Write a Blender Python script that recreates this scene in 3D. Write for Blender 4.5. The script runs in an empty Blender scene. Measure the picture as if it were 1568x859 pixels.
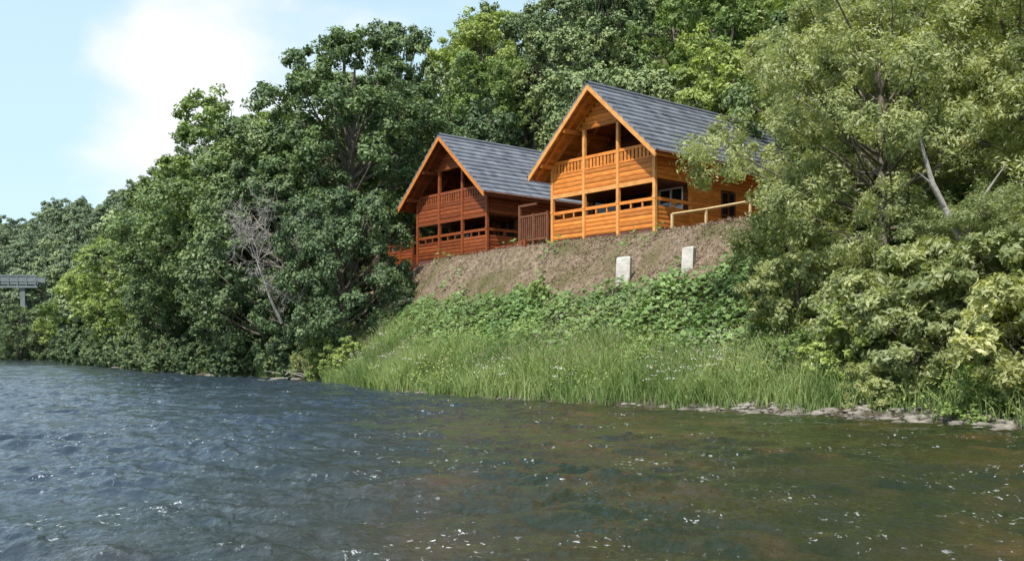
import bpy, math, numpy as np, bmesh
from mathutils import Vector
rng = np.random.default_rng(7)
sc = bpy.context.scene
COL = sc.collection
# ---------------------------------------------------------------- materials
def new_mat(name):
    m = bpy.data.materials.new(name); m.use_nodes = True
    nt = m.node_tree; nt.nodes.clear()
    return m, nt, nt.nodes, nt.links
def leaf_mat(name, c1, c2, transl=0.3, rough=0.5, spec=0.35):
    m, nt, N, L = new_mat(name)
    out = N.new('ShaderNodeOutputMaterial')
    at = N.new('ShaderNodeAttribute'); at.attribute_name = 'Col'
    oi = N.new('ShaderNodeObjectInfo')
    mix = N.new('ShaderNodeMix'); mix.data_type = 'RGBA'
    mix.inputs[6].default_value = (*c1, 1); mix.inputs[7].default_value = (*c2, 1)
    L.new(at.outputs['Fac'], mix.inputs[0])
    hsv = N.new('ShaderNodeHueSaturation')
    mr = N.new('ShaderNodeMapRange'); mr.inputs[3].default_value = 0.88; mr.inputs[4].default_value = 1.5
    L.new(oi.outputs['Random'], mr.inputs[0]); L.new(mr.outputs[0], hsv.inputs['Value'])
    mh = N.new('ShaderNodeMapRange'); mh.inputs[3].default_value = 0.515; mh.inputs[4].default_value = 0.478
    L.new(oi.outputs['Random'], mh.inputs[0]); L.new(mh.outputs[0], hsv.inputs['Hue'])
    hsv.inputs['Saturation'].default_value = .95
    L.new(mix.outputs[2], hsv.inputs['Color'])
    p = N.new('ShaderNodeBsdfPrincipled'); p.inputs['Roughness'].default_value = rough
    p.inputs['Specular IOR Level'].default_value = spec
    L.new(hsv.outputs[0], p.inputs['Base Color'])
    if transl <= 0:
        L.new(p.outputs[0], out.inputs[0]); return m
    t = N.new('ShaderNodeBsdfTranslucent')
    g = N.new('ShaderNodeMix'); g.data_type = 'RGBA'; g.blend_type = 'MULTIPLY'; g.inputs[0].default_value = 1
    g.inputs[7].default_value = (1.6, 1.6, 0.6, 1)
    L.new(hsv.outputs[0], g.inputs[6]); L.new(g.outputs[2], t.inputs['Color'])
    ms = N.new('ShaderNodeMixShader'); ms.inputs[0].default_value = transl
    L.new(p.outputs[0], ms.inputs[1]); L.new(t.outputs[0], ms.inputs[2]); L.new(ms.outputs[0], out.inputs[0])
    return m
def noise_mat(name, c1, c2, scale=5, rough=0.8, bump=0.2, bscale=None, attr=False, stretch=(1,1,1), spec=0.3, detail=6):
    m, nt, N, L = new_mat(name)
    out = N.new('ShaderNodeOutputMaterial'); p = N.new('ShaderNodeBsdfPrincipled')
    tc = N.new('ShaderNodeTexCoord'); mp = N.new('ShaderNodeMapping'); mp.inputs['Scale'].default_value = stretch
    L.new(tc.outputs['Object'], mp.inputs[0])
    n = N.new('ShaderNodeTexNoise'); n.inputs['Scale'].default_value = scale; n.inputs['Detail'].default_value = detail
    L.new(mp.outputs[0], n.inputs[0])
    r = N.new('ShaderNodeMapRange'); r.inputs[1].default_value = 0.3; r.inputs[2].default_value = 0.7
    L.new(n.outputs[0], r.inputs[0])
    mix = N.new('ShaderNodeMix'); mix.data_type = 'RGBA'
    mix.inputs[6].default_value = (*c1, 1); mix.inputs[7].default_value = (*c2, 1)
    L.new(r.outputs[0], mix.inputs[0])
    last = mix.outputs[2]
    if attr:
        at = N.new('ShaderNodeAttribute'); at.attribute_name = 'Col'
        mu = N.new('ShaderNodeMix'); mu.data_type = 'RGBA'; mu.blend_type = 'MULTIPLY'; mu.inputs[0].default_value = 1
        mr = N.new('ShaderNodeMapRange'); mr.inputs[3].default_value = 0.65; mr.inputs[4].default_value = 1.2
        L.new(at.outputs['Fac'], mr.inputs[0]); L.new(last, mu.inputs[6]); L.new(mr.outputs[0], mu.inputs[7]); last = mu.outputs[2]
    L.new(last, p.inputs['Base Color'])
    p.inputs['Roughness'].default_value = rough; p.inputs['Specular IOR Level'].default_value = spec
    n2 = N.new('ShaderNodeTexNoise'); n2.inputs['Scale'].default_value = bscale or scale * 3; n2.inputs['Detail'].default_value = 5
    L.new(mp.outputs[0], n2.inputs[0])
    b = N.new('ShaderNodeBump'); b.inputs['Strength'].default_value = bump; b.inputs['Distance'].default_value = 0.05
    L.new(n2.outputs[0], b.inputs['Height']); L.new(b.outputs[0], p.inputs['Normal'])
    L.new(p.outputs[0], out.inputs[0])
    return m
M_syc = leaf_mat('leaf_sycamore', (0.07,0.12,0.048), (0.20,0.28,0.105), .22)
M_dark = leaf_mat('leaf_alder', (0.055,0.095,0.045), (0.15,0.22,0.085), 0.12)
M_ash = leaf_mat('leaf_ash', (0.12,0.18,0.05), (0.28,0.37,0.10), 0.25)
M_mid = leaf_mat('leaf_slope', (0.09,0.145,0.06), (0.22,0.29,0.105), 0)
M_far = leaf_mat('leaf_hillside_hazed', (0.13,0.18,0.11), (0.22,0.29,0.16), 0, .7, .1)  # leaves paler and bluer: distance haze put into the colour
M_far2 = leaf_mat('leaf_hillside_light_hazed', (0.16,0.22,0.11), (0.27,0.35,0.16), 0, .7, .1)  # lighter hillside leaves, colour also paled for distance haze
M_wil = leaf_mat('leaf_willow', (0.16,0.20,0.08), (0.40,0.43,0.20), 0.35, 0.45, 0.4)
M_grass = leaf_mat('grass_blades', (0.10,0.18,0.05), (0.34,0.40,0.17), 0.3)
M_reed = leaf_mat('sedge_blades',(0.06,0.12,0.03),(0.17,0.27,0.07),.2)
M_broad = leaf_mat('leaf_broad', (0.11,0.19,0.05), (0.33,0.45,0.15), 0.2)
M_litter = leaf_mat('bark_mulch', (0.11,0.075,0.052), (0.33,0.255,0.185), 0.0, 0.85, 0.1)
M_flower = leaf_mat('white_petals', (0.55,0.55,0.45), (0.7,0.7,0.66), 0)
M_bark = noise_mat('bark', (0.09,0.075,0.055), (0.24,0.21,0.17), 6, 0.9, 0.6, stretch=(1,1,.3))
M_dead = noise_mat('dead_wood', (0.24,0.22,0.20), (0.42,0.39,0.36), 8, 0.9, 0.4)
M_wood = noise_mat('stained_pine', (0.54,0.165,0.028), (0.74,0.275,0.056), 2.2, 0.45, 0.12, attr=True, stretch=(1,1,4))
M_wood2 = noise_mat('stained_redwood_shaded', (0.19,0.047,0.017), (0.29,0.08,0.025), 2.2, 0.5, 0.12, attr=True, stretch=(1,1,4))  # red stain, colour darkened further for tree shade on the left cabin
M_inner = noise_mat('inner_wall_shaded', (0.10,0.035,0.013), (0.16,0.055,0.018), 2.2, 0.6, 0.12, attr=True, stretch=(1,1,4))  # wood darkened in colour to stand in for verandah shade
M_trim = noise_mat('pine_trim', (0.62,0.26,0.07), (0.76,0.38,0.12), 3, 0.45, 0.1)
M_brown = noise_mat('brown_timber', (0.13,0.05,0.025), (0.21,0.085,0.045), 5, 0.6, 0.2)
M_plinth = noise_mat('plinth_timber', (0.12,0.05,0.04), (0.17,0.08,0.06), 4, 0.8, 0.2)
M_rail = noise_mat('weathered_rail', (0.50,0.36,0.18), (0.62,0.47,0.26), 5, 0.7, 0.2)
M_roof = noise_mat('roof_tile', (0.15,0.165,0.20), (0.235,0.255,0.295), 1.8, 0.42, 0.15, attr=True, spec=0.5)
M_conc = noise_mat('concrete', (0.36,0.34,0.31), (0.66,0.64,0.60), 3, 0.9, 0.4)
M_stone = noise_mat('river_stone', (0.10,0.09,0.075), (0.34,0.31,0.27), 1.8, 0.85, 0.5)
M_dkst = noise_mat('bridge_steel_hazed', (0.13,0.16,0.17), (0.18,0.21,0.21), .5, 0.7, 0.1)  # steel colour lightened to carry painted distance haze
M_white = noise_mat('white_frame', (0.7,0.7,0.68), (0.8,0.8,0.78), 4, 0.4, 0.02)
def glass_mat():
    m, nt, N, L = new_mat('window_glass')
    out = N.new('ShaderNodeOutputMaterial'); p = N.new('ShaderNodeBsdfPrincipled')
    n = N.new('ShaderNodeTexNoise'); n.inputs['Scale'].default_value = .8
    r = N.new('ShaderNodeMix'); r.data_type='RGBA'; r.inputs[6].default_value=(.008,.008,.009,1); r.inputs[7].default_value=(.04,.03,.028,1)
    L.new(n.outputs[0], r.inputs[0]); L.new(r.outputs[2], p.inputs['Base Color'])
    p.inputs['Roughness'].default_value = 0.03; p.inputs['Specular IOR Level'].default_value = 0.5
    L.new(p.outputs[0], out.inputs[0]); return m
M_glass = glass_mat()
# ---------------------------------------------------------------- mesh helpers
def mesh_np(name, verts, quads, mats, midx=None, col=None, smooth=False):
    me = bpy.data.meshes.new(name)
    verts = np.asarray(verts, np.float32); quads = np.asarray(quads, np.int32)
    k = quads.shape[1]
    me.vertices.add(len(verts)); me.vertices.foreach_set('co', verts.ravel())
    me.loops.add(quads.size); me.loops.foreach_set('vertex_index', quads.ravel())
    me.polygons.add(len(quads)); me.polygons.foreach_set('loop_start', np.arange(0, quads.size, k, dtype=np.int32))
    try: me.polygons.foreach_set('loop_total', np.full(len(quads), k, np.int32))
    except Exception: pass
    for m in mats: me.materials.append(m)
    if midx is not None: me.polygons.foreach_set('material_index', np.asarray(midx, np.int32))
    if smooth is not False:
        me.polygons.foreach_set('use_smooth', np.full(len(quads), True) if smooth is True else np.asarray(smooth, bool))
    if col is not None:
        a = me.color_attributes.new('Col', 'FLOAT_COLOR', 'POINT')
        c = np.ones((len(verts), 4), np.float32); c[:, :3] = np.asarray(col)[:, None]
        a.data.foreach_set('color', c.ravel())
    me.update(calc_edges=True); me.validate()
    return me
def obj(name, me, loc=(0,0,0), rot=(0,0,0), scale=(1,1,1), parent=None):
    o = bpy.data.objects.new(name, me); COL.objects.link(o)
    o.location = loc; o.rotation_euler = rot; o.scale = scale
    if parent: o.parent = parent
    return o
def empty(name, loc=(0,0,0), rz=0):
    e = bpy.data.objects.new(name, None); COL.objects.link(e); e.location = loc; e.rotation_euler = (0,0,rz); return e
def unit(a): return a / (np.linalg.norm(a, axis=-1, keepdims=True) + 1e-9)
def leaf_quads(C, Nn, S, aspect=0.6, r=rng):
    n = unit(Nn); a = unit(np.cross(n, unit(r.normal(size=C.shape)))); b = np.cross(n, a)
    S = S[:, None]
    V = np.stack([C - a*S*.5, C + b*S*.5*aspect, C + a*S*.5, C - b*S*.5*aspect], 1).reshape(-1, 3)
    Q = np.arange(len(V)).reshape(-1, 4)
    return V, Q
def tube(pts, rad, sides=7):
    pts = np.asarray(pts, float); n = len(pts); V = []
    for i in range(n):
        t = unit(pts[min(i+1, n-1)] - pts[max(i-1, 0)])
        ref = np.array([1., 0, 0]) if abs(t[0]) < .8 else np.array([0, 1., 0])
        a = unit(np.cross(t, ref)); b = np.cross(t, a)
        ang = np.linspace(0, 2*np.pi, sides, endpoint=False)
        V.append(pts[i] + rad[i]*(np.cos(ang)[:, None]*a + np.sin(ang)[:, None]*b))
    V = np.concatenate(V); Q = []
    for i in range(n-1):
        for j in range(sides):
            k = (j+1) % sides
            Q.append((i*sides+j, i*sides+k, (i+1)*sides+k, (i+1)*sides+j))
    return V, np.array(Q)
class Acc:
    def __init__(s): s.V=[]; s.Q=[]; s.M=[]; s.C=[]; s.n=0; s.S=[]
    def add(s, V, Q, m=0, c=0.5, smooth=False):
        V = np.asarray(V, float); Q = np.asarray(Q)
        s.V.append(V); s.Q.append(Q+s.n); s.n += len(V)
        s.M.append(np.full(len(Q), m)); s.C.append(np.broadcast_to(c, (len(V),)).astype(float)); s.S.append(np.full(len(Q), smooth))
    def mesh(s, name, mats):
        return mesh_np(name, np.concatenate(s.V), np.concatenate(s.Q), mats, np.concatenate(s.M), np.concatenate(s.C), np.concatenate(s.S))
    def box(s, x0,x1,y0,y1,z0,z1, m=0, c=0.5):
        V = [(x,y,z) for z in (z0,z1) for (x,y) in ((x0,y0),(x1,y0),(x1,y1),(x0,y1))]
        s.add(V, [(3,2,1,0),(4,5,6,7),(0,1,5,4),(1,2,6,5),(2,3,7,6),(3,0,4,7)], m, c)
    def hexa(s, lo, hi, m=0, c=.5):
        s.add(list(lo)+list(hi), [(3,2,1,0),(4,5,6,7),(0,1,5,4),(1,2,6,5),(2,3,7,6),(3,0,4,7)], m, c)
    def beam(s, p0, p1, w, m=0, c=.5):
        V,Q = tube([p0,p1],[w*.7071,w*.7071],4); s.add(V,Q,m,c)
        s.add(V,[(0,1,2,3),(7,6,5,4)],m,c)
# ---------------------------------------------------------------- trees
def make_tree(name, seed, H, R, base, lobes, clumps, leaves, ls, leafm, trunk_r=.25, aspect=.6, barkm=None, lobe_r=(.28,.42), lean=(0,0), shell=(.4,.85), updir=.2, flat=.75, visible_limbs=True, nj=.5):
    r = np.random.default_rng(seed); A = Acc()
    cz = (H+base)/2; sz = (H-base)/2
    tp = []; tr = []
    wob = r.normal(size=(2,))*.04*H
    for i in range(8):
        f = i/7; tp.append((lean[0]*f*H + wob[0]*math.sin(f*4), lean[1]*f*H + wob[1]*math.sin(f*3.3), f*H*.86)); tr.append(trunk_r*(1-f)**.7 + .02)
    tr[0] *= 1.35
    V,Q = tube(tp, tr, 9); A.add(V,Q,1,.5,True)
    tp = np.array(tp)
    cand = unit(r.normal(size=(lobes*6,3)))
    sel = [cand[0]]
    for _ in range(lobes-1):
        D = np.min(np.linalg.norm(cand[:,None]-np.array(sel)[None],axis=2),axis=1) * r.uniform(.6,1,len(cand))
        sel.append(cand[np.argmax(D)])
    d = np.array(sel)
    rad = r.uniform(shell[0], shell[1], (lobes,1))
    LC = d*rad*np.array([R,R,sz]) ; LC[:,:2] *= (1.05 - .22*(LC[:,2:]/sz))*r.uniform(.85,1.15,(lobes,1))
    LC += np.array([0,0,cz]); LC[:,0] += lean[0]*LC[:,2]; LC[:,1] += lean[1]*LC[:,2]
    LR = r.uniform(*lobe_r, lobes)*R
    for c, lr in zip(LC, LR):
        f = np.clip((c[2]-lr)/H*.9, .12, .8); k = f*7/1.0; i = int(min(k,6)); s0 = tp[i]+(tp[i+1]-tp[i])*(k-i)
        mid = (s0+c)/2 + np.array([0,0,-.06*H*.4]) + r.normal(size=3)*.05*R
        V,Q = tube([s0, mid, c, c+(c-mid)*.35], [trunk_r*.35, trunk_r*.22, trunk_r*.1, .01], 5); A.add(V,Q,1,.5,True)
        cd = unit(r.normal(size=(clumps,3))+np.array([0,0,updir]) + .5*unit(c-np.array([0,0,cz])))
        cc = c + cd*lr*r.uniform(.55,1.0,(clumps,1))*np.array([1,1,.8])
        cr = lr*r.uniform(.24,.48,clumps)
        tone = r.uniform(.12,.88,clumps)
        idx = np.repeat(np.arange(clumps), leaves)
        ld = unit(r.normal(size=(len(idx),3)))
        P = cc[idx] + ld*(cr[idx,None]*r.uniform(.3,1,(len(idx),1)))*np.array([1,1,flat])
        Nn = unit(ld*.6 + .5*cd[idx] + np.array([0,0,.35])) + nj*r.normal(size=P.shape)
        V,Q = leaf_quads(P, Nn, ls*r.uniform(.6,1.4,len(P)), aspect, r)
        cvals = np.clip(tone[idx]+r.normal(size=len(idx))*.18, 0, 1)
        A.add(V,Q,0,np.repeat(cvals,4))
        if visible_limbs:
            for q in range(0, clumps, 4):
                V,Q = tube([c, cc[q]], [trunk_r*.08,.008], 4); A.add(V,Q,1,.5)
    return A.mesh(name, [leafm, barkm or M_bark])
# ---------------------------------------------------------------- terrain
SH = np.array([(80,-200),(42,-45),(25,-6),(16,9.5),(10.6,20),(8.1,24.5),(4.7,27.6),(.4,32),(-4.9,40),(-8.4,48),(-11.5,56),(-24,73),(-37,95),(-51,121),(-75,165),(-100,215),(-140,245),(-300,275),(-700,300)],float)
LB = np.array([(-30,-200),(-34,0),(-60,60),(-108,130),(-190,200),(-320,232),(-700,262)],float)
def sdist(x, y, P):
    best = np.full(x.shape, 1e18); sg = np.ones(x.shape)
    for a, b in zip(P[:-1], P[1:]):
        dx, dy = b-a; t = np.clip(((x-a[0])*dx+(y-a[1])*dy)/(dx*dx+dy*dy), 0, 1)
        ex = x-(a[0]+t*dx); ey = y-(a[1]+t*dy); d2 = ex*ex+ey*ey
        s = np.sign(ex*dy-ey*dx); m = d2 < best-1e-9
        best = np.where(m, d2, best); sg = np.where(m, s, sg)
    return np.sqrt(best)*sg
def sn(x, y, s):
    return (np.sin(x*s+1.3*np.sin(y*s*.7))+np.sin(y*s*1.13+2+1.1*np.sin(x*s*.83+1))+.5*np.sin((x+y)*s*2.1+.7)+.5*np.sin((x-y)*s*2.4))/3
def sstep(a,b,x): t=np.clip((x-a)/(b-a),0,1); return t*t*(3-2*t)
PR_D = [0,.6,2,4,6.5,8.7,10.3,11.3,60]; PR_Z = [-.05,.2,.8,1.95,3.7,5.1,6.6,6.98,7.3]
def dshore(x,y): return sdist(x,y,SH) + .35*sn(x,y,1.1)
def terrain(x, y):
    x = np.asarray(x,float); y = np.asarray(y,float)
    d = dshore(x,y)
    de = d*(1+.62*sstep(42,58,y))
    z = np.interp(de, PR_D, PR_Z)
    z += sstep(1,4,d)*(.12*sn(x,y,1.7)+.06*sn(x,y,4.3))*(1-sstep(9.5,11,de)) 
    hs = 25-17*sstep(72,105,y)
    t = np.maximum(d-hs,0)
    hill = 80*(1-np.exp(-t*.82/80))*(.74+.0065*np.clip(x+12,0,60)+.12*sstep(-45,-95,x)-.30*sstep(-100,-190,x))
    z = z + hill*sstep(0,6,t) + sstep(10,40,t)*3*sn(x,y,.07)
    z = np.where(d<0, np.maximum(-1.3, d*.22-.05), z)
    d2 = -sdist(x,y,LB)
    b2 = np.where(d2>0, np.minimum(d2*.5,2.2)+np.maximum(d2-20,0)*.05, -2)
    return np.maximum(z,b2)
xs = np.unique(np.concatenate([np.linspace(-20,24,220), np.linspace(-180,-20,90), np.linspace(24,120,50), np.linspace(-900,-180,24), np.linspace(120,700,20)]))
ys = np.unique(np.concatenate([np.linspace(15,75,260), np.linspace(-200,15,40), np.linspace(75,320,130), np.linspace(320,1000,30)]))
X,Y = np.meshgrid(xs,ys); Z = terrain(X,Y)
nx,ny = len(xs),len(ys)
I = np.arange(nx*ny).reshape(ny,nx)
Q = np.stack([I[:-1,:-1],I[:-1,1:],I[1:,1:],I[1:,:-1]],-1).reshape(-1,4)
CA = np.array([.647,-.762]); CB = np.array([.762,.647])
OR = np.array([4.17,45.58]); OL = np.array([-3.47,56.28])
def loc(x,y,o): dx=x-o[0]; dy=y-o[1]; return dx*CA[0]+dy*CA[1], dx*CB[0]+dy*CB[1]
def mulchmask(x,y):
    d = dshore(x,y); de = d*(1+.62*sstep(42,58,y))
    lxr,lyr = loc(x,y,OR)
    edge = 7.0 + .6*sn(x,y,1.9) + .7*sn(x+4,y,.75)
    return sstep(edge-.6, edge+.6, de)*(1-sstep(8.8,10.6,lxr+.5*sn(x,y,1.2)))*(1-sstep(17,22,lyr))*sstep(-14,-12,x)
MM = mulchmask(X,Y)
def ground_mat():
    m, nt, N, L = new_mat('ground_earth_and_grass')
    out = N.new('ShaderNodeOutputMaterial'); p = N.new('ShaderNodeBsdfPrincipled'); p.inputs['Roughness'].default_value=.95; p.inputs['Specular IOR Level'].default_value=.1
    tc = N.new('ShaderNodeTexCoord')
    def nz(s,d=8):
        n = N.new('ShaderNodeTexNoise'); n.inputs['Scale'].default_value=s; n.inputs['Detail'].default_value=d; n.inputs['Roughness'].default_value=.65; L.new(tc.outputs['Object'],n.inputs[0]); return n
    def mx(a,b,f):
        k = N.new('ShaderNodeMix'); k.data_type='RGBA'
        for v,i in ((a,6),(b,7)):
            if isinstance(v,tuple): k.inputs[i].default_value=(*v,1)
            else: L.new(v,k.inputs[i])
        L.new(f,k.inputs[0]); return k.outputs[2]
    def rg(s,a,b):
        r=N.new('ShaderNodeMapRange'); r.inputs[1].default_value=a; r.inputs[2].default_value=b; L.new(s,r.inputs[0]); return r.outputs[0]
    sp = N.new('ShaderNodeSeparateXYZ'); L.new(tc.outputs['Object'],sp.inputs[0])
    g = mx((.035,.045,.02),(.07,.09,.035), rg(nz(.9).outputs[0],.35,.65))
    hg = mx((.20,.22,.09),(.30,.26,.15), rg(nz(.12).outputs[0],.4,.6))
    g = mx(g,hg, rg(sp.outputs[2],30,38))
    mu = mx((.11,.08,.055),(.37,.29,.21), rg(nz(4).outputs[0],.34,.66))
    mu = mx(mu,(.14,.13,.06), rg(nz(.5).outputs[0],.46,.64))
    at = N.new('ShaderNodeAttribute'); at.attribute_name='Col'
    c = mx(g,mu,at.outputs['Fac'])
    st = mx((.06,.05,.035),(.15,.13,.10), rg(nz(3).outputs[0],.3,.7))
    c = mx(st,c, rg(sp.outputs[2],.1,.35))
    L.new(c,p.inputs['Base Color'])
    b = N.new('ShaderNodeBump'); b.inputs['Strength'].default_value=1; b.inputs['Distance'].default_value=.2; L.new(nz(4).outputs[0],b.inputs['Height']); L.new(b.outputs[0],p.inputs['Normal'])
    L.new(p.outputs[0],out.inputs[0]); return m
me = mesh_np('ground', np.stack([X,Y,Z],-1).reshape(-1,3), Q, [ground_mat()], None, MM.ravel(), True)
obj('ground', me)
# ---------------------------------------------------------------- water
wx = np.unique(np.concatenate([np.linspace(-8,10,600), np.linspace(-30,-8,300), np.linspace(10,26,120), np.linspace(-140,-30,160), np.linspace(-900,-140,40), np.linspace(26,120,12)]))
wy = np.unique(np.concatenate([np.linspace(-200,4,40), 4+ (np.linspace(0,1,1000)**1.8)*118, np.linspace(122,340,90)]))
WX,WY = np.meshgrid(wx,wy)
cx = np.gradient(wx)[None,:]; cy = np.gradient(wy)[:,None]
WZ = np.zeros_like(WX); r = np.random.default_rng(3)
env = np.clip(.72+.4*sn(WX,WY,.35)+.45*sn(WX,WY,.9)+.3*sn(WX+3,WY,2.1),.12,1.9)
env *= 1-.35*sstep(-2,6,WX)
wrpx = .3*sn(WX,WY,1.3)+.06*sn(WX,WY,5.1); wrpy=.3*sn(WX+9,WY-4,1.2)+.06*sn(WY,WX,4.7)
for i in range(84):
    lam = .11*(10**(r.uniform(0,1)*1.15)); ang = r.normal(0,.75)+math.radians(84)
    kx,ky = math.cos(ang)*2*np.pi/lam, math.sin(ang)*2*np.pi/lam
    fade = np.clip((lam/np.maximum(abs(math.cos(ang))*cx,abs(math.sin(ang))*cy)-2.2)/2.5,0,1)
    ph = r.uniform(0,6.28)
    w = np.sin((WX+wrpx)*kx+(WY+wrpy)*ky+ph)
    w = 1-2*np.abs(np.sin(.5*np.arcsin(np.clip(w,-1,1)))) if i%3==0 else w
    WZ += .0078*lam**.95*w*fade*env
I = np.arange(WX.size).reshape(WX.shape)
Q = np.stack([I[:-1,:-1],I[:-1,1:],I[1:,1:],I[1:,:-1]],-1).reshape(-1,4)
def water_mat():
    m, nt, N, L = new_mat('river_water')
    out = N.new('ShaderNodeOutputMaterial'); p = N.new('ShaderNodeBsdfPrincipled')
    tc = N.new('ShaderNodeTexCoord')
    def nz(s,d=4,st=(1,1,1),rough=.5,dist=0):
        mp=N.new('ShaderNodeMapping'); mp.inputs['Scale'].default_value=st; mp.inputs['Rotation'].default_value=(0,0,.3); L.new(tc.outputs['Object'],mp.inputs[0])
        n=N.new('ShaderNodeTexNoise'); n.inputs['Scale'].default_value=s; n.inputs['Detail'].default_value=d; n.inputs['Roughness'].default_value=rough; n.inputs['Distortion'].default_value=dist; L.new(mp.outputs[0],n.inputs[0]); return n.outputs[0]
    def rg(s,a,b):
        r=N.new('ShaderNodeMapRange'); r.inputs[1].default_value=a; r.inputs[2].default_value=b; L.new(s,r.inputs[0]); return r.outputs[0]
    def mx(a,b,f):
        k = N.new('ShaderNodeMix'); k.data_type='RGBA'
        for v,i in ((a,6),(b,7)):
            if isinstance(v,tuple): k.inputs[i].default_value=(*v,1)
            else: L.new(v,k.inputs[i])
        L.new(f,k.inputs[0]); return k.outputs[2]
    def mul(a,b):
        q=N.new('ShaderNodeMath'); q.operation='MULTIPLY'; L.new(a,q.inputs[0]); L.new(b,q.inputs[1]); return q.outputs[0]
    sp=N.new('ShaderNodeSeparateXYZ'); L.new(tc.outputs['Object'],sp.inputs[0])
    bed = mx((.014,.024,.011),(.036,.034,.011), rg(nz(.35,5),.4,.62))
    bed = mx(bed,(.085,.052,.02), rg(nz(.55,6,(1,.6,1)),.54,.72))
    c = mx((.030,.048,.070), bed, rg(sp.outputs[0],-5,.6))  # bluer base colour on the left stands in for sky reflection
    fo = rg(nz(15,3,(.8,.5,1),.7,.5),.63,.66)
    fp = rg(nz(.8,6,(1,.6,1),.6),.50,.62)
    c = mx(c,(.75,.78,.8), mul(fo,fp))
    L.new(c,p.inputs['Base Color']); p.inputs['Roughness'].default_value=.04; p.inputs['IOR'].default_value=1.33
    b = N.new('ShaderNodeBump'); b.inputs['Strength'].default_value=1.0; b.inputs['Distance'].default_value=.045; L.new(nz(9,6,(1,.6,1),.6,.4),b.inputs['Height'])
    L.new(b.outputs[0],p.inputs['Normal'])
    L.new(p.outputs[0],out.inputs[0]); return m
me = mesh_np('river_water', np.stack([WX,WY,WZ],-1).reshape(-1,3), Q, [water_mat()], None, None, True)
obj('river_water', me)
# ---------------------------------------------------------------- cabins
def roofz(x): return 6.86 - .897*abs(x)
def plank(A, ax, p, u0, u1, z0, z1, th, m, r):
    h=z1-z0; c=r.uniform(0,1); e=.022
    prof=[(-th/2+e,z0+.006),(th/2-e,z0+.006),(th/2,z0+h*.3),(th/2,z1-h*.3),(th/2-e,z1),(-th/2+e,z1),(-th/2,z1-h*.3),(-th/2,z0+h*.3)]
    V=[]
    for u in (u0,u1):
        for (o,z) in prof: V.append((u,p+o,z) if ax==0 else (p+o,u,z))
    Qs=[(i,(i+1)%8,(i+1)%8+8,i+8) for i in range(8)]
    Qs += [(0,1,2,7),(7,2,3,6),(6,3,4,5),(8,15,10,9),(15,14,11,10),(14,13,12,11)]
    A.add(V,Qs,m,c)
def plank_wall(A, ax, p, u0, u1, z0, z1, holes=(), clip=None, th=.09, m=0, r=rng, h=.19):
    n=max(1,int(round((z1-z0)/h))); hh=(z1-z0)/n
    for i in range(n):
        a=z0+i*hh; b=a+hh
        lo,hi=u0,u1
        if clip:
            w=clip(b); lo=max(u0,-w); hi=min(u1,w)
            if hi-lo<.1: continue
        segs=[(lo,hi)]
        for (h0,h1,k0,k1) in holes:
            if b>k0+.02 and a<k1-.02:
                ns=[]
                for s,t in segs:
                    if h0>s: ns.append((s,min(t,h0)))
                    if h1<t: ns.append((max(s,h1),t))
                segs=[q for q in ns if q[1]-q[0]>.02]
        for s,t in segs: plank(A,ax,p,s,t,a,b,th,m,r)
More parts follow.
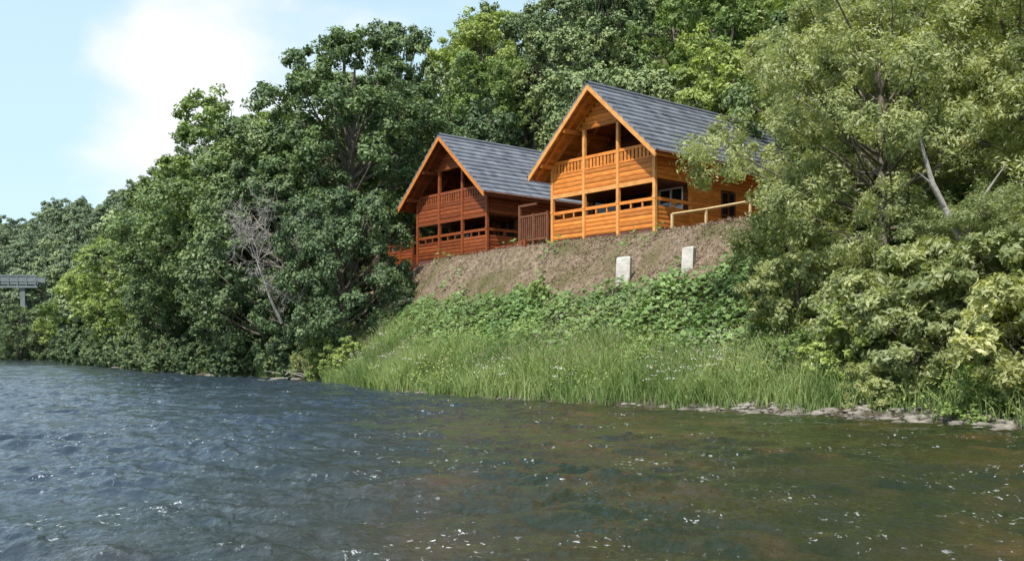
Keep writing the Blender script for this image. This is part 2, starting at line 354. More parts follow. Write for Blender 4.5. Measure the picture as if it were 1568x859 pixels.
def cabin(name, o, z, woodm, seed, left=False):
    r=np.random.default_rng(seed)
    E=empty(name,(o[0],o[1],z),math.atan2(CA[1],CA[0]))
    W=3.3
    A=Acc()
    clip=lambda b:(6.86-.3-b)/.897
    up=(-1.9,1.9,2.45,4.45); lw=(-2.95,.75,.2,2.1); win=(1.45,2.85,.75,2.05)
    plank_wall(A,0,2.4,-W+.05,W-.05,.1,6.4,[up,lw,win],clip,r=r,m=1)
    sw=[(4.6,5.6,1.0,2.0),(8.2,9.2,1.0,2.0)]
    for s in (-1,1):
        plank_wall(A,1,s*W,2.45,11.8,.1,3.62,sw,r=r)
        plank_wall(A,1,s*W,.1,2.35,2.2,3.62,r=r)
        A.box(s*W-.08,s*W+.08,2.32,2.48,.1,3.6,0,.6)
    plank_wall(A,0,11.75,-W+.05,W-.05,.1,6.4,[],clip,r=r)
    plank_wall(A,0,.0,-2.2,2.2,5.02,6.4,[],clip,r=r)
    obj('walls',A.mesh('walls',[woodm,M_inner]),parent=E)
    A=Acc()
    A.box(-W+.02,W-.02,.05,2.3,-.02,.12,0); A.box(-W+.06,W-.06,.06,2.34,2.12,2.24,0)
    A.box(-W+.1,W-.1,2.5,11.7,-.02,.1,0); A.box(-W+.1,W-.1,2.5,11.7,2.1,2.2,0)
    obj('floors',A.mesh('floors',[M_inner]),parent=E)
    A=Acc()
    A.box(-W+.02,W-.02,-.04,11.7,-1.9,-.03,0)
    obj('plinth',A.mesh('plinth',[M_plinth]),parent=E)
    A=Acc()
    for x in (-W,-W/3,W/3,W):
        top = min(roofz(x)-.28,5.02)
        A.box(x-.075,x+.075,-.115,.035,-.25,top,0,.8)
        A.box(x-.075,x+.075,2.26,2.34,.12,2.1,0,.8) if abs(x)<3 else None
    A.box(-W-.03,W+.03,-.09,-.055+.1,1.98+.02,2.2,0,.5)
    for x in (-W,-W/3,W/3,W):
        A.box(x-.09,x+.09,-.13,-.116,1.28,1.42,0,.9)
    obj('posts',A.mesh('posts',[M_trim if not left else M_wood2]),parent=E)
    A=Acc()
    bays=[(-W,-W/3),(-W/3,W/3),(W/3,W)]
    for (a,b) in bays:
        a+=.078;b-=.078
        plank_wall(A,0,0,a,b,.0,.98,r=r,th=.06)
        A.box(a,b,-.05,.05,1.22,1.36,0,.9)
        for t in (.33,.67): A.box(a+(b-a)*t-.04,a+(b-a)*t+.04,-.03,.03,.98,1.22,0,.6)
        plank_wall(A,0,-.02,a,b,2.22,3.12,r=r,th=.06,h=.22)
        A.box(a,b,-.06,.04,3.64,3.78,0,.9); A.box(a,b,-.055,.02,3.122,3.2,0,.8)
        n=9
        for k in range(n):
            c=a+(b-a)*(k+.5)/n; w=(b-a)/n*.33
            A.box(c-w,c+w,-.035,.0,3.2,3.64,0,r.uniform(.3,1))
    for s in (-1,1):
        plank_wall(A,1,s*W,.08,2.3,.0,.98,r=r,th=.06)
        A.box(s*W-.05,s*W+.05,.04,2.32,1.22,1.36,0,.9)
        A.box(s*W-.04,s*W+.04,1.15,1.25,.98,1.22,0,.6)
    obj('balcony_railings',A.mesh('balcony_railings',[woodm]),parent=E)
    A=Acc()
    for (x0,x1,z0,z1) in (up,lw,win):
        A.box(x0,x1,2.43,2.445,z0,z1,0)
        f=.07
        fm = 2 if (x0,x1)==(win[0],win[1]) and not left else 1
        nn=4 if x1-x0>2 else 2
        for k in range(nn+1):
            c=x0+(x1-x0)*k/nn; A.box(c-f/2,c+f/2,2.345,2.425,z0,z1,fm)
        A.box(x0-f/2,x1+f/2,2.34,2.42,z1,z1+f,fm); A.box(x0-f/2,x1+f/2,2.34,2.42,z0-f,z0,fm)
        if fm==2:
            A.box(x0+.04,x1-.04,2.405,2.41,z0+.02,z0+.5,2)
            A.box(x0+f/2,x1-f/2,2.35,2.42,z0+.62,z0+.67,2)
    for s in (-1,1):
        for (y0,y1,z0,z1) in sw:
            A.box(s*W-.01,s*W+.005,y0,y1,z0,z1,0)
            xx=s*(W+.06)
            for yy in (y0,(y0+y1)/2,y1): A.box(xx-.02,xx+.02,yy-.04,yy+.04,z0,z1,1)
            A.box(xx-.02,xx+.02,y0-.06,y1+.06,z1,z1+.08,1); A.box(xx-.02,xx+.02,y0-.06,y1+.06,z0-.08,z0,1)
    obj('windows',A.mesh('windows',[M_glass,M_inner,M_white]),parent=E)
    A=Acc()
    y0,y1=-.9,12.4; RW=4.08
    for s in (-1,1):
        nb=26
        for k in range(nb):
            a=RW*k/nb; b=RW*(k+1)/nb-.008
            q=[(s*a,y,roofz(a)+dz) for y in (y0+.03,y1-.03) for dz in (-.13,-.08)]
            q2=[(s*b,y,roofz(b)+dz) for y in (y0+.03,y1-.03) for dz in (-.13,-.08)]
            A.hexa([q[0],q[1],q[3],q[2]],[q2[0],q2[1],q2[3],q2[2]],1,r.uniform(.1,1))
        for (ya,yb) in ((y0-.05,y0+.0),(y1,y1+.05)):
            lo=[(0,ya,roofz(0)-.30),(0,yb,roofz(0)-.30),(0,yb,roofz(0)+.0),(0,ya,roofz(0)+.0)]
            hi=[(s*(RW+.02),ya,roofz(RW+.02)-.30),(s*(RW+.02),yb,roofz(RW+.02)-.30),(s*(RW+.02),yb,roofz(RW+.02)),(s*(RW+.02),ya,roofz(RW+.02))]
            A.hexa(lo,hi,2)
        for yy in (y0+.35,.0,1.2):
            lo=[(0,yy-.06,roofz(0)-.32),(0,yy+.06,roofz(0)-.32),(0,yy+.06,roofz(0)-.135),(0,yy-.06,roofz(0)-.135)]
            hi=[(s*(RW-.1),p[1],p[2]-.897*(RW-.1)) for p in lo]
            A.hexa(lo,hi,1)
        A.box(*sorted((s*(RW-.0),s*(RW+.04))),y0,y1,roofz(RW)-.24,roofz(RW)-.05,1)
        V,Qq=tube([(s*(RW+.10),y0,roofz(RW)-.08),(s*(RW+.10),y1,roofz(RW)-.08)],[.06,.06],8); A.add(V,Qq,3,.5,True)
        for xx in (s*W,s*1.7):
            A.box(xx-.07,xx+.07,y0+.06,2.3,roofz(xx)-.34-.1,roofz(xx)-.15-.1,1)
        nc=13
        for k in range(nc):
            a=RW*1.015*k/nc; b=RW*1.015*(k+1)/nc+.015
            ny_=34; cc_=r.normal(0,.12)
            for j in range(ny_):
                off=.5*(k%2)
                ya=y0-.06+(y1-y0+.12)*max(0,j-off)/ny_; yb=y0-.06+(y1-y0+.12)*min(ny_,(j+1-off) if j<ny_-1 else ny_)/ny_-.006
                j1=r.uniform(-.006,.006)
                top=[(s*a,ya,roofz(a)+.012),(s*a,yb,roofz(a)+.012),(s*b,yb,roofz(b)+.11+j1),(s*b,ya,roofz(b)+.11+j1)]
                bot=[(p[0],p[1],p[2]-(.06 if i<2 else .11)) for i,p in enumerate(top)]
                A.hexa(bot,top,0,np.clip(r.normal(.5,.2)+cc_,0,1))
    V,Qq=tube([(0,y0-.06,6.89),(0,y1+.06,6.89)],[.10,.10],8); A.add(V,Qq,0,.3,True)
    obj('roof',A.mesh('roof',[M_roof,woodm,M_trim if not left else M_wood,M_brown]),parent=E)
    return E
EC=cabin('log_cabin',OR,7.1,M_wood,1)
EL=cabin('log_cabin',OL,7.1,M_wood2,2,True)
A=Acc()
r=np.random.default_rng(5)
A.box(-6.0,-3.45,-.3,2.5,-.05,.08,0)
A.box(-5.95,-3.45,-.28,2.4,-1.6,-.055,1)
for x in (-6.0,-4.75,-3.5): A.box(x-.06,x+.06,-.36,-.24,-1.4,1.25,0)
plank_wall(A,0,-.3,-5.92,-3.6,.15,.7,r=r,th=.05)
A.box(-6.0,-3.5,-.35,-.25,1.0,1.12,0)
A.box(-6.06,-5.94,2.3,2.42,-1.4,1.25,0); A.box(-6.05,-5.95,-.2,2.3,1.0,1.12,0); A.box(-6.03,-5.97,-.2,2.3,.2,.7,0)
obj('terrace_deck',A.mesh('terrace_deck',[M_wood2,M_plinth]),parent=EL)
E=empty('slatted_deck_gate',(OR[0],OR[1],7.1),math.atan2(CA[1],CA[0]))
A=Acc()
for x in (-5.6,-4.55,-3.52): A.box(x-.06,x+.06,-.25,-.13,-1.0,1.95 if x<-5 else 1.45,0)
A.box(-5.66,-3.46,-.24,-.14,1.3,1.4,0); A.box(-5.66,-3.46,-.24,-.14,.1,.2,0)
A.box(-5.66,-4.3,-.24,-.14,1.86,1.96,0)
for k in range(14):
    x=-5.5+k*.148; A.box(x-.03,x+.03,-.22,-.16,.2,1.3,0)
A.box(-5.6,-3.45,-.12,2.4,-.02,.08,0)
for y in (.0,1.2,2.4): A.box(-5.66,-5.54,y,y+.1,-1.,1.45,0)
A.box(-5.65,-5.55,-.12,2.4,1.3,1.4,0)
obj('frame_and_slats',A.mesh('frame_and_slats',[M_brown]),parent=E)
A=Acc()
for k in range(9):
    f=k/8; p=(-.6+(2.0-.6)*f*.9, 52.6-3.6*f, 7.0)
    A.beam((p[0],p[1],5.9),(p[0],p[1],7.25),.16,0,.4)
A.beam((-.9,52.9,7.2),(1.0,49.7,7.2),.14,0,.4)
obj('log_retaining_edge',A.mesh('log_retaining_edge',[M_wood2]))
A=Acc()
P=[(6.95,42.5,7.6),(8.6,43.4,7.95),(12.9,45.0,8.9)]
for a,b in zip(P[:-1],P[1:]): A.beam(a,b,.09,0)
for p in [P[0],P[1],((P[1][0]+P[2][0])/2,(P[1][1]+P[2][1])/2,(P[1][2]+P[2][2])/2),P[2]]:
    A.beam((p[0],p[1],p[2]-1.9),(p[0],p[1],p[2]+.02),.1,0)
obj('timber_handrail',A.mesh('timber_handrail',[M_rail]))
def block(x,y,zb,zt,w,rz):
    A=Acc(); w2=w/2; c=.04
    A.hexa([(-w2,-w2*.8,zb),(w2,-w2*.8,zb),(w2,w2*.8,zb),(-w2,w2*.8,zb)],[(-w2,-w2*.8,zt-.12),(w2,-w2*.8,zt-.05),(w2,w2*.8,zt-.05),(-w2,w2*.8,zt-.12)],0)
    A.hexa([(-w2,-w2*.8,zt-.12),(w2,-w2*.8,zt-.05),(w2,w2*.8,zt-.05),(-w2,w2*.8,zt-.12)],[(-w2+c,-w2*.8+c,zt-.05),(w2-c,-w2*.8+c,zt),(w2-c,w2*.8-c,zt),(-w2+c,w2*.8-c,zt-.05)],0)
    obj('concrete_block_post',A.mesh('concrete_block_post',[M_conc]),(x,y,0),(.0,.04,rz))
block(4.35,39.8,3.8,5.5,.56,-.3)
block(6.55,37.4,3.9,5.65,.44,-.5)
# ---------------------------------------------------------------- bridge
A=Acc()
A.box(-70,-1.5,-2,2,17.2,17.8,0); A.box(-70,-1.5,-2.1,-1.95,17.8,19.0,0); A.box(-70,-1.5,1.95,2.1,17.8,19.0,0)
for k in range(35):
    x=-70+k*2; A.box(x-.12,x+.12,-2.22,-2.1,16.8,19.3,0)
A.box(-70,-1.5,-2.26,-2.05,19.05,19.35,0); A.box(-70,-1.5,-2.26,-2.05,16.4,16.9,0)
for x in (-62,-34,-5): 
    A.hexa([(x-.7,-2.0,-2),(x+.7,-2.0,-2),(x+.7,2.0,-2),(x-.7,2.0,-2)],[(x-.45,-1.7,17.2),(x+.45,-1.7,17.2),(x+.45,1.7,17.2),(x-.45,1.7,17.2)],0)
obj('river_bridge',A.mesh('river_bridge',[M_dkst]),(-107,226,0),(0,0,.05))
# ---------------------------------------------------------------- forest
def tz(x,y): return float(terrain(np.array([x]),np.array([y]))[0])
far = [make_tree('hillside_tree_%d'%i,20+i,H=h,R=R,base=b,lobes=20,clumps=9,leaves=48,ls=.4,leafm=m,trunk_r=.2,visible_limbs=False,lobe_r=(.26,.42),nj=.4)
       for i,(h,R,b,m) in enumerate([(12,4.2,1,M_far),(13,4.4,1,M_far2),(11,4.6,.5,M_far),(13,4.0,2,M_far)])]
mid = [make_tree('slope_tree_%d'%i,40+i,H=h,R=R,base=b,lobes=24,clumps=11,leaves=66,ls=.28,leafm=m,trunk_r=.2,lobe_r=(.24,.38),aspect=.5)
       for i,(h,R,b,m) in enumerate([(16,4.2,4.5,M_ash),(17,4.0,6,M_mid),(15,4.6,2,M_mid),(13,4.8,1.5,M_dark)])]
EF = empty('hillside_woodland'); cnt=0
r=np.random.default_rng(11)
def place(step,y0,y1,protos,sc0,sc1,name):
    global cnt
    gy=np.arange(y0,y1,step)
    for y in gy:
        for x in np.arange(-.62*y-14,.56*y+22,step):
            px=x+r.uniform(-.42,.42)*step; py=y+r.uniform(-.42,.42)*step
            d=float(dshore(np.array([px]),np.array([py]))[0])
            if d<2.5: continue
            lxr,lyr=loc(px,py,OR); lxl,lyl=loc(px,py,OL)
            if lxl>-8 and lxr<7.5 and lyl<17.5 : continue
            if py<66 and lxl<-8 and d<6: continue
            if py<46: continue
            if py>250 and px>-20: continue
            if px>.3*py+10 and py>100: continue
            if py>170 and px>10: continue
            zz=tz(px,py)
            if -36<px<0 and zz>36 and r.uniform()<.9: continue
            s=r.uniform(sc0,sc1)
            if -30<px<2 and zz>28: s*=.7
            k=r.integers(len(protos))
            obj(name,protos[k],(px,py,zz-.3),(r.normal()*.04,r.normal()*.04,r.uniform(0,6.28)),(s*r.uniform(.9,1.15),s*r.uniform(.9,1.15),s*r.uniform(.85,1.15)),EF); cnt+=1
place(6.4,46,118,mid,.8,1.2,'slope_tree')
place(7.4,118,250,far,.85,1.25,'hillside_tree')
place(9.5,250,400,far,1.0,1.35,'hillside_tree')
print('forest',cnt)
# ---------------------------------------------------------------- big riverside trees
big=[make_tree('sycamore_a',61,H=18,R=7,base=1.5,lobes=54,clumps=14,leaves=90,ls=.28,leafm=M_syc,trunk_r=.45,lobe_r=(.18,.32),shell=(.6,.95)),
     make_tree('sycamore_b',62,H=16,R=6.4,base=.0,lobes=50,clumps=14,leaves=90,ls=.27,leafm=M_dark,trunk_r=.4,lobe_r=(.18,.34),shell=(.6,.95))]
def T(name,me,x,y,s,rz,sz=None,dz=0):
    return obj(name,me,(x,y,tz(x,y)-.3+dz),(0,0,rz),(s,s,sz or s))
T('sycamore_tree',big[0],-10.8,66,.95,.5,.93)
T('sycamore_tree',big[0],-19,72,1.0,2.5,.88)
T('sycamore_tree',big[1],-15.2,64,.85,1.2,.85)
T('alder_tree',big[1],-9.6,56.0,.62,4.0,.72,-1.5)
T('sycamore_tree',big[0],-25,80,.9,3.0,.8)
T('sycamore_tree',big[0],-33,97,1.0,5.0,.9)
T('alder_tree',big[1],-17.5,68,.7,.3,.6,-1)
T('alder_tree',big[1],-29,87,.75,1.9,.65,-.5)
ashl=make_tree('riverside_ash',64,H=15,R=6,base=.0,lobes=40,clumps=12,leaves=62,ls=.34,leafm=M_ash,trunk_r=.35,lobe_r=(.18,.32),shell=(.5,.95))
T('riverside_ash_tree',ashl,-42,110,1.0,0,.95)
T('riverside_ash_tree',ashl,-50,126,1.1,2,.95)
T('riverside_ash_tree',ashl,-60,146,1.1,4,1.0)
T('riverside_ash_tree',ashl,-74,170,1.1,1,.9)
T('riverside_ash_tree',ashl,-36,99,.7,3,.6,-1)
T('riverside_ash_tree',ashl,-88,196,1.0,2,.8)
T('riverside_ash_tree',ashl,-96,211,1.0,3.3,.8)
T('alder_tree',big[1],-103.5,219,.8,.3,.85,-.5)
T('alder_tree',big[1],-111.5,221.5,.72,2.3,.85,.2)
T('alder_tree',big[1],-120,232,.75,5.3,.8,-.5)
def dead_tree():
    A=Acc(); r=np.random.default_rng(9)
    def br(p,d,l,rad,dep):
        p=np.array(p,float); pts=[p]; rr=[rad]; dd_=np.array(d,float)
        for i in range(4):
            dd_=unit(dd_+r.normal(size=3)*.2+np.array([0,0,.04])); pts.append(pts[-1]+dd_*l/4); rr.append(rad*(1-.2*(i+1)))
        V,Qq=tube(pts,rr,5); A.add(V,Qq,0,.5,True)
        if dep>0:
            for k in range(5):
                i=r.integers(1,5); nd=unit(dd_+r.normal(size=3)*.8+np.array([0,0,.05]))
                br(pts[i],nd,l*r.uniform(.45,.72),max(rr[i]*.6,.016),dep-1)
    br((0,0,0),(-.2,-.1,1),4.6,.11,4)
    br((0,0,1),(.25,-.3,1),3.2,.07,3)
    return A.mesh('dead_tree',[M_dead])
obj('dead_tree',dead_tree(),(-13.3,56.6,3.3),(0,0,.4),(1.05,1.05,1.12))
A=Acc()
V,Qq=tube([(12.6,25.6,.8),(12.2,25.6,2.6),(11.75,25.5,4.4),(10.9,25.4,6.0),(10.5,25.4,7.4)],[.15,.13,.10,.07,.03],8); A.add(V,Qq,0,.5,True)
for a,b in (((11.75,25.5,4.4),(12.6,25.0,6.4)),((11.2,25.4,5.4),(10.3,24.9,6.2)),((12.2,25.6,2.6),(13.2,25.0,4.4))):
    a=np.array(a);b=np.array(b); V,Qq=tube([a,(a+b)/2+np.array([0,.1,.2]),b],[.06,.04,.012],6); A.add(V,Qq,0,.5,True)
obj('leaning_trunk',A.mesh('leaning_trunk',[M_dead]))
# ---------------------------------------------------------------- willows right
wil=[make_tree('willow_a',81,H=11.5,R=4.8,base=-1.2,lobes=64,clumps=16,leaves=105,ls=.155,leafm=M_wil,trunk_r=.2,aspect=.35,lobe_r=(.16,.28),shell=(.5,.97),flat=.9),
     make_tree('willow_b',82,H=9.5,R=4.2,base=-1,lobes=46,clumps=16,leaves=100,ls=.155,leafm=M_wil,trunk_r=.16,aspect=.35,lobe_r=(.17,.3),shell=(.5,.97),flat=.9)]
T('willow_tree',wil[0],11.4,30.0,.93,.4,.95)
T('willow_tree',wil[1],16.2,29.0,1.05,2.2,1.0)
T('willow_tree',wil[1],13.4,36.5,1.1,4.0,1.1)
T('willow_tree',wil[1],12.8,25.3,.62,1.0,.5,-.6)
T('alder_tree',big[1],21,40,.8,2.4,.95)
T('sycamore_tree',big[0],27,47,.9,1.4,1.0)
T('sycamore_tree',big[0],17.5,49,.7,3.4,.85)
shrub=make_tree('riverside_shrub',91,H=3,R=1.6,base=-.3,lobes=22,clumps=10,leaves=75,ls=.14,leafm=M_wil,trunk_r=.05,lobe_r=(.22,.4),aspect=.4)
shrub2=make_tree('riverside_bush',92,H=3,R=1.6,base=-.3,lobes=20,clumps=10,leaves=60,ls=.16,leafm=M_ash,trunk_r=.05,lobe_r=(.22,.4),aspect=.5)
shrub3=make_tree('bank_bush',93,H=4,R=2.6,base=-.8,lobes=22,clumps=10,leaves=56,ls=.3,leafm=M_dark,trunk_r=.08,lobe_r=(.22,.4),aspect=.5)
for (x,y,s,k) in ((-9.9,53.6,1.0,1),(-8.6,52.0,.8,1),(-10.9,56,1.1,0),(11.7,22.0,1.25,0),(10.2,24.6,1.2,0),(12.7,19.6,1.3,0),(12.6,23.5,1.4,0),(9.2,26.6,.9,1),(8.7,29.5,1.1,0),(9.6,32.6,1.2,0),(9.8,27.6,1.2,0),(13.6,17.4,1.3,0),(15.5,20,1.6,1),(14.4,22.4,1.6,0),(11.0,25.8,1.4,0),(8.0,27.9,.6,1),(9.3,24.7,.6,0),(10.7,21.9,.6,1),(2.6,31.6,.3,1),(-1.5,36.9,.32,1),(5.2,30.2,.34,0)):
    T('riverside_shrub',(shrub,shrub2)[k],x,y,s,x*3.1,None,-.3)
T('sapling',shrub2,1.15,42.5,.34,1,.5)
T('sapling',shrub2,-.6,41.6,.2,2,.25)
seg = np.diff(SH,axis=0); sl=np.linalg.norm(seg,axis=1); cum=np.concatenate([[0],np.cumsum(sl)])
EB=empty('riverbank_undergrowth'); r=np.random.default_rng(51)
s=cum[10]+1.5
while s<cum[16]+60:
    i=int(np.searchsorted(cum,s)-1); t=(s-cum[i])/sl[i]; p=SH[i]+seg[i]*t; nn_=np.array([seg[i][1],-seg[i][0]])/sl[i]
    for off in (.6,3.4):
        q=p+nn_*(off+r.uniform(-.4,.5))+r.normal(size=2)*.3; f=.7+.5*sstep(60,160,q[1])
        ss=f*r.uniform(.65,1.1)
        obj('bank_bush',shrub3,(q[0],q[1],tz(q[0],q[1])-.1),(0,0,r.uniform(0,6.28)),(ss,ss,ss*r.uniform(.7,1.2)),EB)
    s+=2.3*(.8+.9*sstep(70,160,p[1]))
# ---------------------------------------------------------------- bank vegetation
s_lo=cum[3]; s_hi=cum[11]
def bankpts(n,d0,d1,r,lo=s_lo,hi=s_hi,pw=1.):
    s=r.uniform(lo,hi,n); i=np.clip(np.searchsorted(cum,s)-1,0,len(seg)-1); t=(s-cum[i])/sl[i]
    p=SH[i]+seg[i]*t[:,None]; nn=np.stack([seg[i][:,1],-seg[i][:,0]],1)/sl[i][:,None]
    d=d0+(d1-d0)*r.uniform(0,1,n)**pw
    p=p+nn*d[:,None]; x,y=p[:,0],p[:,1]
    return x,y,terrain(x,y),dshore(x,y)
def grass(name,n,d0,d1,h0,h1,w,mat,seed,bend=.35,filt=None,pw=1.,dmin=.05,tb=0):
    r=np.random.default_rng(seed); x,y,z,d=bankpts(n,d0,d1,r,pw=pw)
    k=(d>dmin+.3*sn(x,y,2.3)+.22*sstep(2,6,x)+.25*sn(x,y,.9)*sstep(2,6,x))&((x<8.6)|(r.uniform(size=len(x))<.3))
    if filt is not None: k&=filt(x,y,d,r)
    x,y,z,d=x[k],y[k],z[k],d[k]; n=len(x)
    patch=np.clip(.5+.45*sn(x,y,.8)+.35*sn(x,y,2.6),0,1.15)
    h=r.uniform(h0,h1,n)*(.35+.85*patch)*(1-.35*sstep(2.5,5,d)); a=r.uniform(0,6.28,n); ww=w*r.uniform(.6,1.3,n)
    B=np.stack([x,y,z-.05],1); side=np.stack([np.cos(a),np.sin(a),0*a],1)*ww[:,None]/2
    ln=r.normal(size=(n,2))*bend; 
    up=np.stack([ln[:,0]*h,ln[:,1]*h,h],1)
    M=B+up*.55*np.array([.5,.5,1]); Tp=B+up*np.array([1,1,.97])
    V=np.stack([B-side,B+side,M+side*.8,M-side*.8,Tp+side*.15,Tp-side*.15],1).reshape(-1,3)
    b=np.arange(n)[:,None]*6
    Qs=np.concatenate([b+np.array([0,1,2,3]),b+np.array([3,2,4,5])])
    tone=np.clip(.45+.5*sn(x+7,y-3,.55)+.3*sn(x,y,3.1),-.1,1)
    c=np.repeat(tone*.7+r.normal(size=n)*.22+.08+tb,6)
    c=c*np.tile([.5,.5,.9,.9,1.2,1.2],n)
    obj(name,mesh_np(name,V,Qs,[mat],None,np.clip(c,0,1)))
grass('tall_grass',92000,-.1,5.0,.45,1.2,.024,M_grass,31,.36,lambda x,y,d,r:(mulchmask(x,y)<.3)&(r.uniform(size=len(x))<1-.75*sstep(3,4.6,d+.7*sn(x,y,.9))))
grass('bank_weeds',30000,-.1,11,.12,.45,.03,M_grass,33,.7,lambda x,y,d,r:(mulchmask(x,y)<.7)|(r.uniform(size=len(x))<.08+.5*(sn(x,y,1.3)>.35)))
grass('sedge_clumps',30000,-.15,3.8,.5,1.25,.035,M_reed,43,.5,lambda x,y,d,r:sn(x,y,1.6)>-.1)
def broad(name,n,seed,d0,band0,band1,s0,s1,hh,mat,aspect,patchf=None,m=.45):
    r=np.random.default_rng(seed); x,y,z,d=bankpts(n,d0,11.8,r,lo=cum[4])
    mk=mulchmask(x,y); band=sstep(band0,band1,d+.6*sn(x,y,.9))
    if patchf is not None: band=patchf(x,y,d)
    k=(r.uniform(size=len(x))<band)&((mk<m)|((sn(x,y,1.3)>.5)&(r.uniform(size=len(x))<.25)))
    x,y,z=x[k],y[k],z[k]; n=len(x); hum=np.clip(.5+.4*sn(x,y,1.4)+.3*sn(x,y,3.7),0,1)
    P=np.stack([x,y,z+r.uniform(.1,1,n)**.5*(.2+hh*hum)],1)
    Nn=np.stack([r.normal(size=n)*.5-.15,r.normal(size=n)*.5-.35,np.ones(n)],1)
    V,Qs=leaf_quads(P,Nn,s0+(s1-s0)*r.uniform(0,1,n)**1.8,aspect,r)
    obj(name,mesh_np(name,V,Qs,[mat],None,np.repeat(np.clip(.05+.65*hum+r.normal(size=n)*.22,0,1),4)))
broad('butterbur_patch',66000,34,2.0,2.3,4.2,.10,.30,.6,M_broad,.85)
broad('nettle_patch',76000,44,.1,0,1,.06,.15,.95,M_ash,.45,lambda x,y,d:(sn(x+5,y,1.0)>-.1)*(d<5.5)*.9)
r=np.random.default_rng(35); x,y,z,d=bankpts(90000,3,15,r,lo=cum[4]); k=r.uniform(size=len(x))<mulchmask(x,y)*(.45+.55*(sn(x,y,2.)>-.2)); x,y,z=x[k],y[k],z[k]; n=len(x)
V,Qs=leaf_quads(np.stack([x,y,z+r.uniform(0,.09,n)],1),np.stack([r.normal(size=n)*.7,r.normal(size=n)*.7,np.ones(n)],1),r.uniform(.04,.15,n),.35,r)
obj('bark_mulch',mesh_np('bark_mulch',V,Qs,[M_litter],None,np.repeat(np.clip(.5+.4*sn(x,y,1.2)+.25*sn(x,y,4)+r.normal(size=n)*.25,0,1),4)))
A=Acc(); r=np.random.default_rng(36)
x,y,z,d=bankpts(1300,.3,2.6,r,lo=cum[4]); 
for i in range(len(x)):
    if sn(x[i:i+1]+2,y[i:i+1],1.1)[0]<.3 : continue
    h=r.uniform(.6,1.1); c=np.array([x[i],y[i],z[i]+h]); m=12
    P=c+r.normal(size=(m,3))*np.array([.08,.08,.02]); V,Qs=leaf_quads(P,np.tile([0,-.2,1.],(m,1))+r.normal(size=(m,3))*.3,r.uniform(.025,.05,m),.9,r); A.add(V,Qs,0,.6)
    V,Qs=tube([(x[i],y[i],z[i]),c],[.006,.005],3); A.add(V,Qs,1,.4)
obj('cow_parsley',A.mesh('cow_parsley',[M_flower,M_grass]))
M_seed=leaf_mat('grass_seed_heads',(0.26,0.22,0.14),(0.40,0.35,0.25),0)
r=np.random.default_rng(37); x,y,z,d=bankpts(17000,1.0,5.5,r,lo=cum[4]); k=(mulchmask(x,y)<.3)&(sn(x,y,.6)>-.1)&(x<8); x,y,z=x[k],y[k],z[k]; n=len(x)
P=np.stack([x,y,z+r.uniform(.6,1.15,n)],1); V,Qs=leaf_quads(P,r.normal(size=(n,3))*np.array([1,1,.1]),r.uniform(.05,.12,n),.3,r)
obj('grass_seed_heads',mesh_np('grass_seed_heads',V,Qs,[M_seed],None,np.repeat(r.uniform(0,1,n),4)))
bm=bmesh.new(); bmesh.ops.create_icosphere(bm,subdivisions=2,radius=1); bm.verts.ensure_lookup_table()
iv=np.array([v.co[:] for v in bm.verts]); itf=np.array([[v.index for v in f.verts] for f in bm.faces]); bm.free()
r=np.random.default_rng(38); VV=[];QQ=[];nn=0
def stones(n,lo,hi,d0,d1,s0,s1,gate=-9):
    global nn
    x,y,z,d=bankpts(n,d0,d1,r,lo=lo,hi=hi)
    for i in range(n):
        if sn(x[i:i+1],y[i:i+1],1.3)[0]<gate: continue
        s=s0+(s1-s0)*r.uniform()**2.5
        k=r.normal(size=(3,3)); v=iv*(1+.2*np.sin(iv@k[0]*2.2)+.14*np.sin(iv@k[1]*3.5+1))[:,None]
        a=r.uniform(0,6.28); v=v*np.array([1,r.uniform(.6,.9),r.uniform(.3,.55)])*s
        v=v@np.array([[math.cos(a),math.sin(a),0],[-math.sin(a),math.cos(a),0],[0,0,1]])
        VV.append(v+np.array([x[i],y[i],max(z[i],-.04)+s*.05])); QQ.append(itf+nn); nn+=len(iv)
stones(1900,cum[3],cum[6]+1,-.25,.8,.025,.18,-.45)
stones(700,cum[6],cum[11],-.3,.3,.03,.14,-.1)
stones(160,cum[11],cum[14],-.4,1.,.15,.55,.1)
stones(14,cum[10],cum[11],-.6,.3,.3,.6)
obj('shore_stones',mesh_np('shore_stones',np.concatenate(VV),np.concatenate(QQ),[M_stone],None,None,False))
A=Acc(); r=np.random.default_rng(39)
for (x,y) in ((-11.8,55.4),(-12.6,56.4),(-11.0,54.4),(-19,65.5)):
    for k in range(6):
        a=r.uniform(0,6.28); l=r.uniform(.6,1.7); p=np.array([x+r.normal()*.5,y+r.normal()*.4,.1+r.uniform(0,.3)])
        q=p+np.array([math.cos(a)*l,math.sin(a)*l*.6,r.uniform(-.1,.5)]); mmid=(p+q)/2+r.normal(size=3)*.12
        V,Qs=tube([p,mmid,q],[.035,.025,.01],6); A.add(V,Qs,0,.5,True)
obj('driftwood_branches',A.mesh('driftwood_branches',[M_dead]))
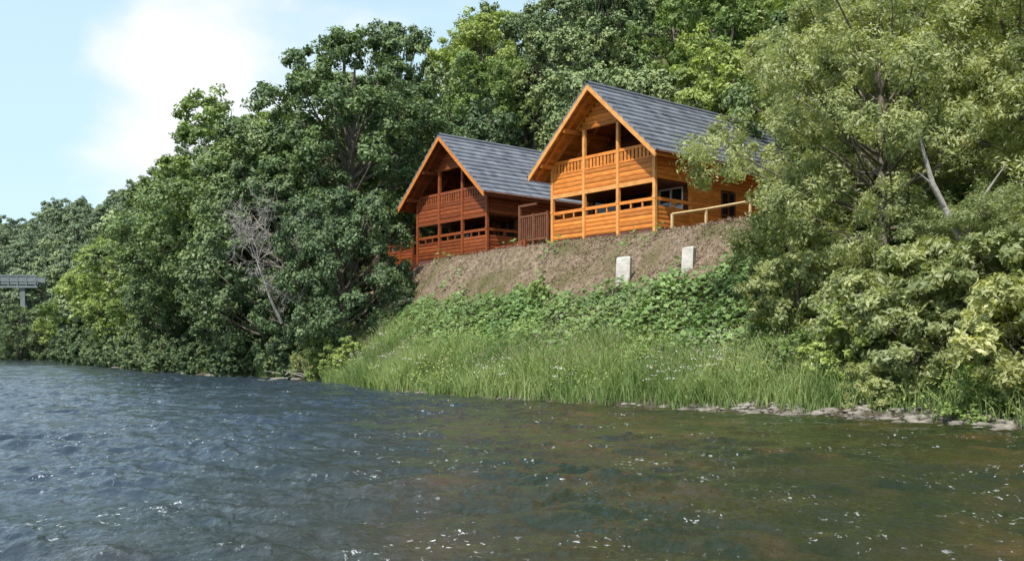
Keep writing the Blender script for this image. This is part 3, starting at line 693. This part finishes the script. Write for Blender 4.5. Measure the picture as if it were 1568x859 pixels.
# ---------------------------------------------------------------- world, sun, camera
sunv=Vector((-.48,-.88,0)).normalized(); el=math.radians(52)
sv=Vector((sunv.x*math.cos(el),sunv.y*math.cos(el),math.sin(el)))
ld=bpy.data.lights.new('sun','SUN'); ld.energy=5.0; ld.angle=math.radians(.5); ld.color=(1,.95,.86)
lo=bpy.data.objects.new('sun',ld); COL.objects.link(lo); lo.rotation_euler=sv.to_track_quat('Z','Y').to_euler(); lo.location=(-20,-40,60)
w=bpy.data.worlds.new('World'); sc.world=w; w.use_nodes=True; nt=w.node_tree; N=nt.nodes; L=nt.links; N.clear()
out=N.new('ShaderNodeOutputWorld'); bg=N.new('ShaderNodeBackground'); bg.inputs[1].default_value=.15
sky=N.new('ShaderNodeTexSky'); sky.sky_type='NISHITA'; sky.sun_disc=False; sky.sun_elevation=el; sky.sun_rotation=math.atan2(sv.x,sv.y)%(2*math.pi)
sky.air_density=1.0; sky.dust_density=1.5; sky.ozone_density=1.5
tc=N.new('ShaderNodeTexCoord'); mp=N.new('ShaderNodeMapping'); mp.inputs['Scale'].default_value=(1,1,1.8); L.new(tc.outputs['Generated'],mp.inputs[0])
nz=N.new('ShaderNodeTexNoise'); nz.inputs['Scale'].default_value=5.5; nz.inputs['Detail'].default_value=7; nz.inputs['Roughness'].default_value=.5; L.new(mp.outputs[0],nz.inputs[0])
vd=N.new('ShaderNodeVectorMath'); vd.operation='DISTANCE'; L.new(tc.outputs['Generated'],vd.inputs[0]); cv=Vector((-.335,1,.25)).normalized(); vd.inputs[1].default_value=cv
mr=N.new('ShaderNodeMapRange'); mr.inputs[1].default_value=.02; mr.inputs[2].default_value=.17; mr.inputs[3].default_value=.22; mr.inputs[4].default_value=-.05; L.new(vd.outputs['Value'],mr.inputs[0])
ad=N.new('ShaderNodeMath'); ad.operation='ADD'; L.new(nz.outputs[0],ad.inputs[0]); L.new(mr.outputs[0],ad.inputs[1])
cr=N.new('ShaderNodeMapRange'); cr.interpolation_type='SMOOTHSTEP'; cr.inputs[1].default_value=.45; cr.inputs[2].default_value=.74; cr.inputs[4].default_value=.95; L.new(ad.outputs[0],cr.inputs[0])
sz_=N.new('ShaderNodeSeparateXYZ'); L.new(tc.outputs['Generated'],sz_.inputs[0])
hm=N.new('ShaderNodeMapRange'); hm.inputs[1].default_value=.3; hm.inputs[2].default_value=.75; hm.inputs[3].default_value=.62; hm.inputs[4].default_value=.15; L.new(sz_.outputs[2],hm.inputs[0])
hz=N.new('ShaderNodeMix'); hz.data_type='RGBA'; L.new(hm.outputs[0],hz.inputs[0]); L.new(sky.outputs[0],hz.inputs[6]); hz.inputs[7].default_value=(5.8,7.8,8.5,1)
mx=N.new('ShaderNodeMix'); mx.data_type='RGBA'; L.new(cr.outputs[0],mx.inputs[0]); L.new(hz.outputs[2],mx.inputs[6]); mx.inputs[7].default_value=(6.9,7.0,7.1,1)
L.new(mx.outputs[2],bg.inputs[0]); L.new(bg.outputs[0],out.inputs[0])
cd=bpy.data.cameras.new('camera'); cd.lens=36*1500/1568; cd.sensor_width=36; cd.shift_y=110.5/1568; cd.clip_end=3000; cd.clip_start=.1
co=bpy.data.objects.new('camera',cd); COL.objects.link(co); co.location=(0,0,1.6); co.rotation_euler=(math.radians(90),0,0)
sc.camera=co
sc.view_settings.view_transform='Standard'; sc.view_settings.look='None'; sc.view_settings.exposure=0
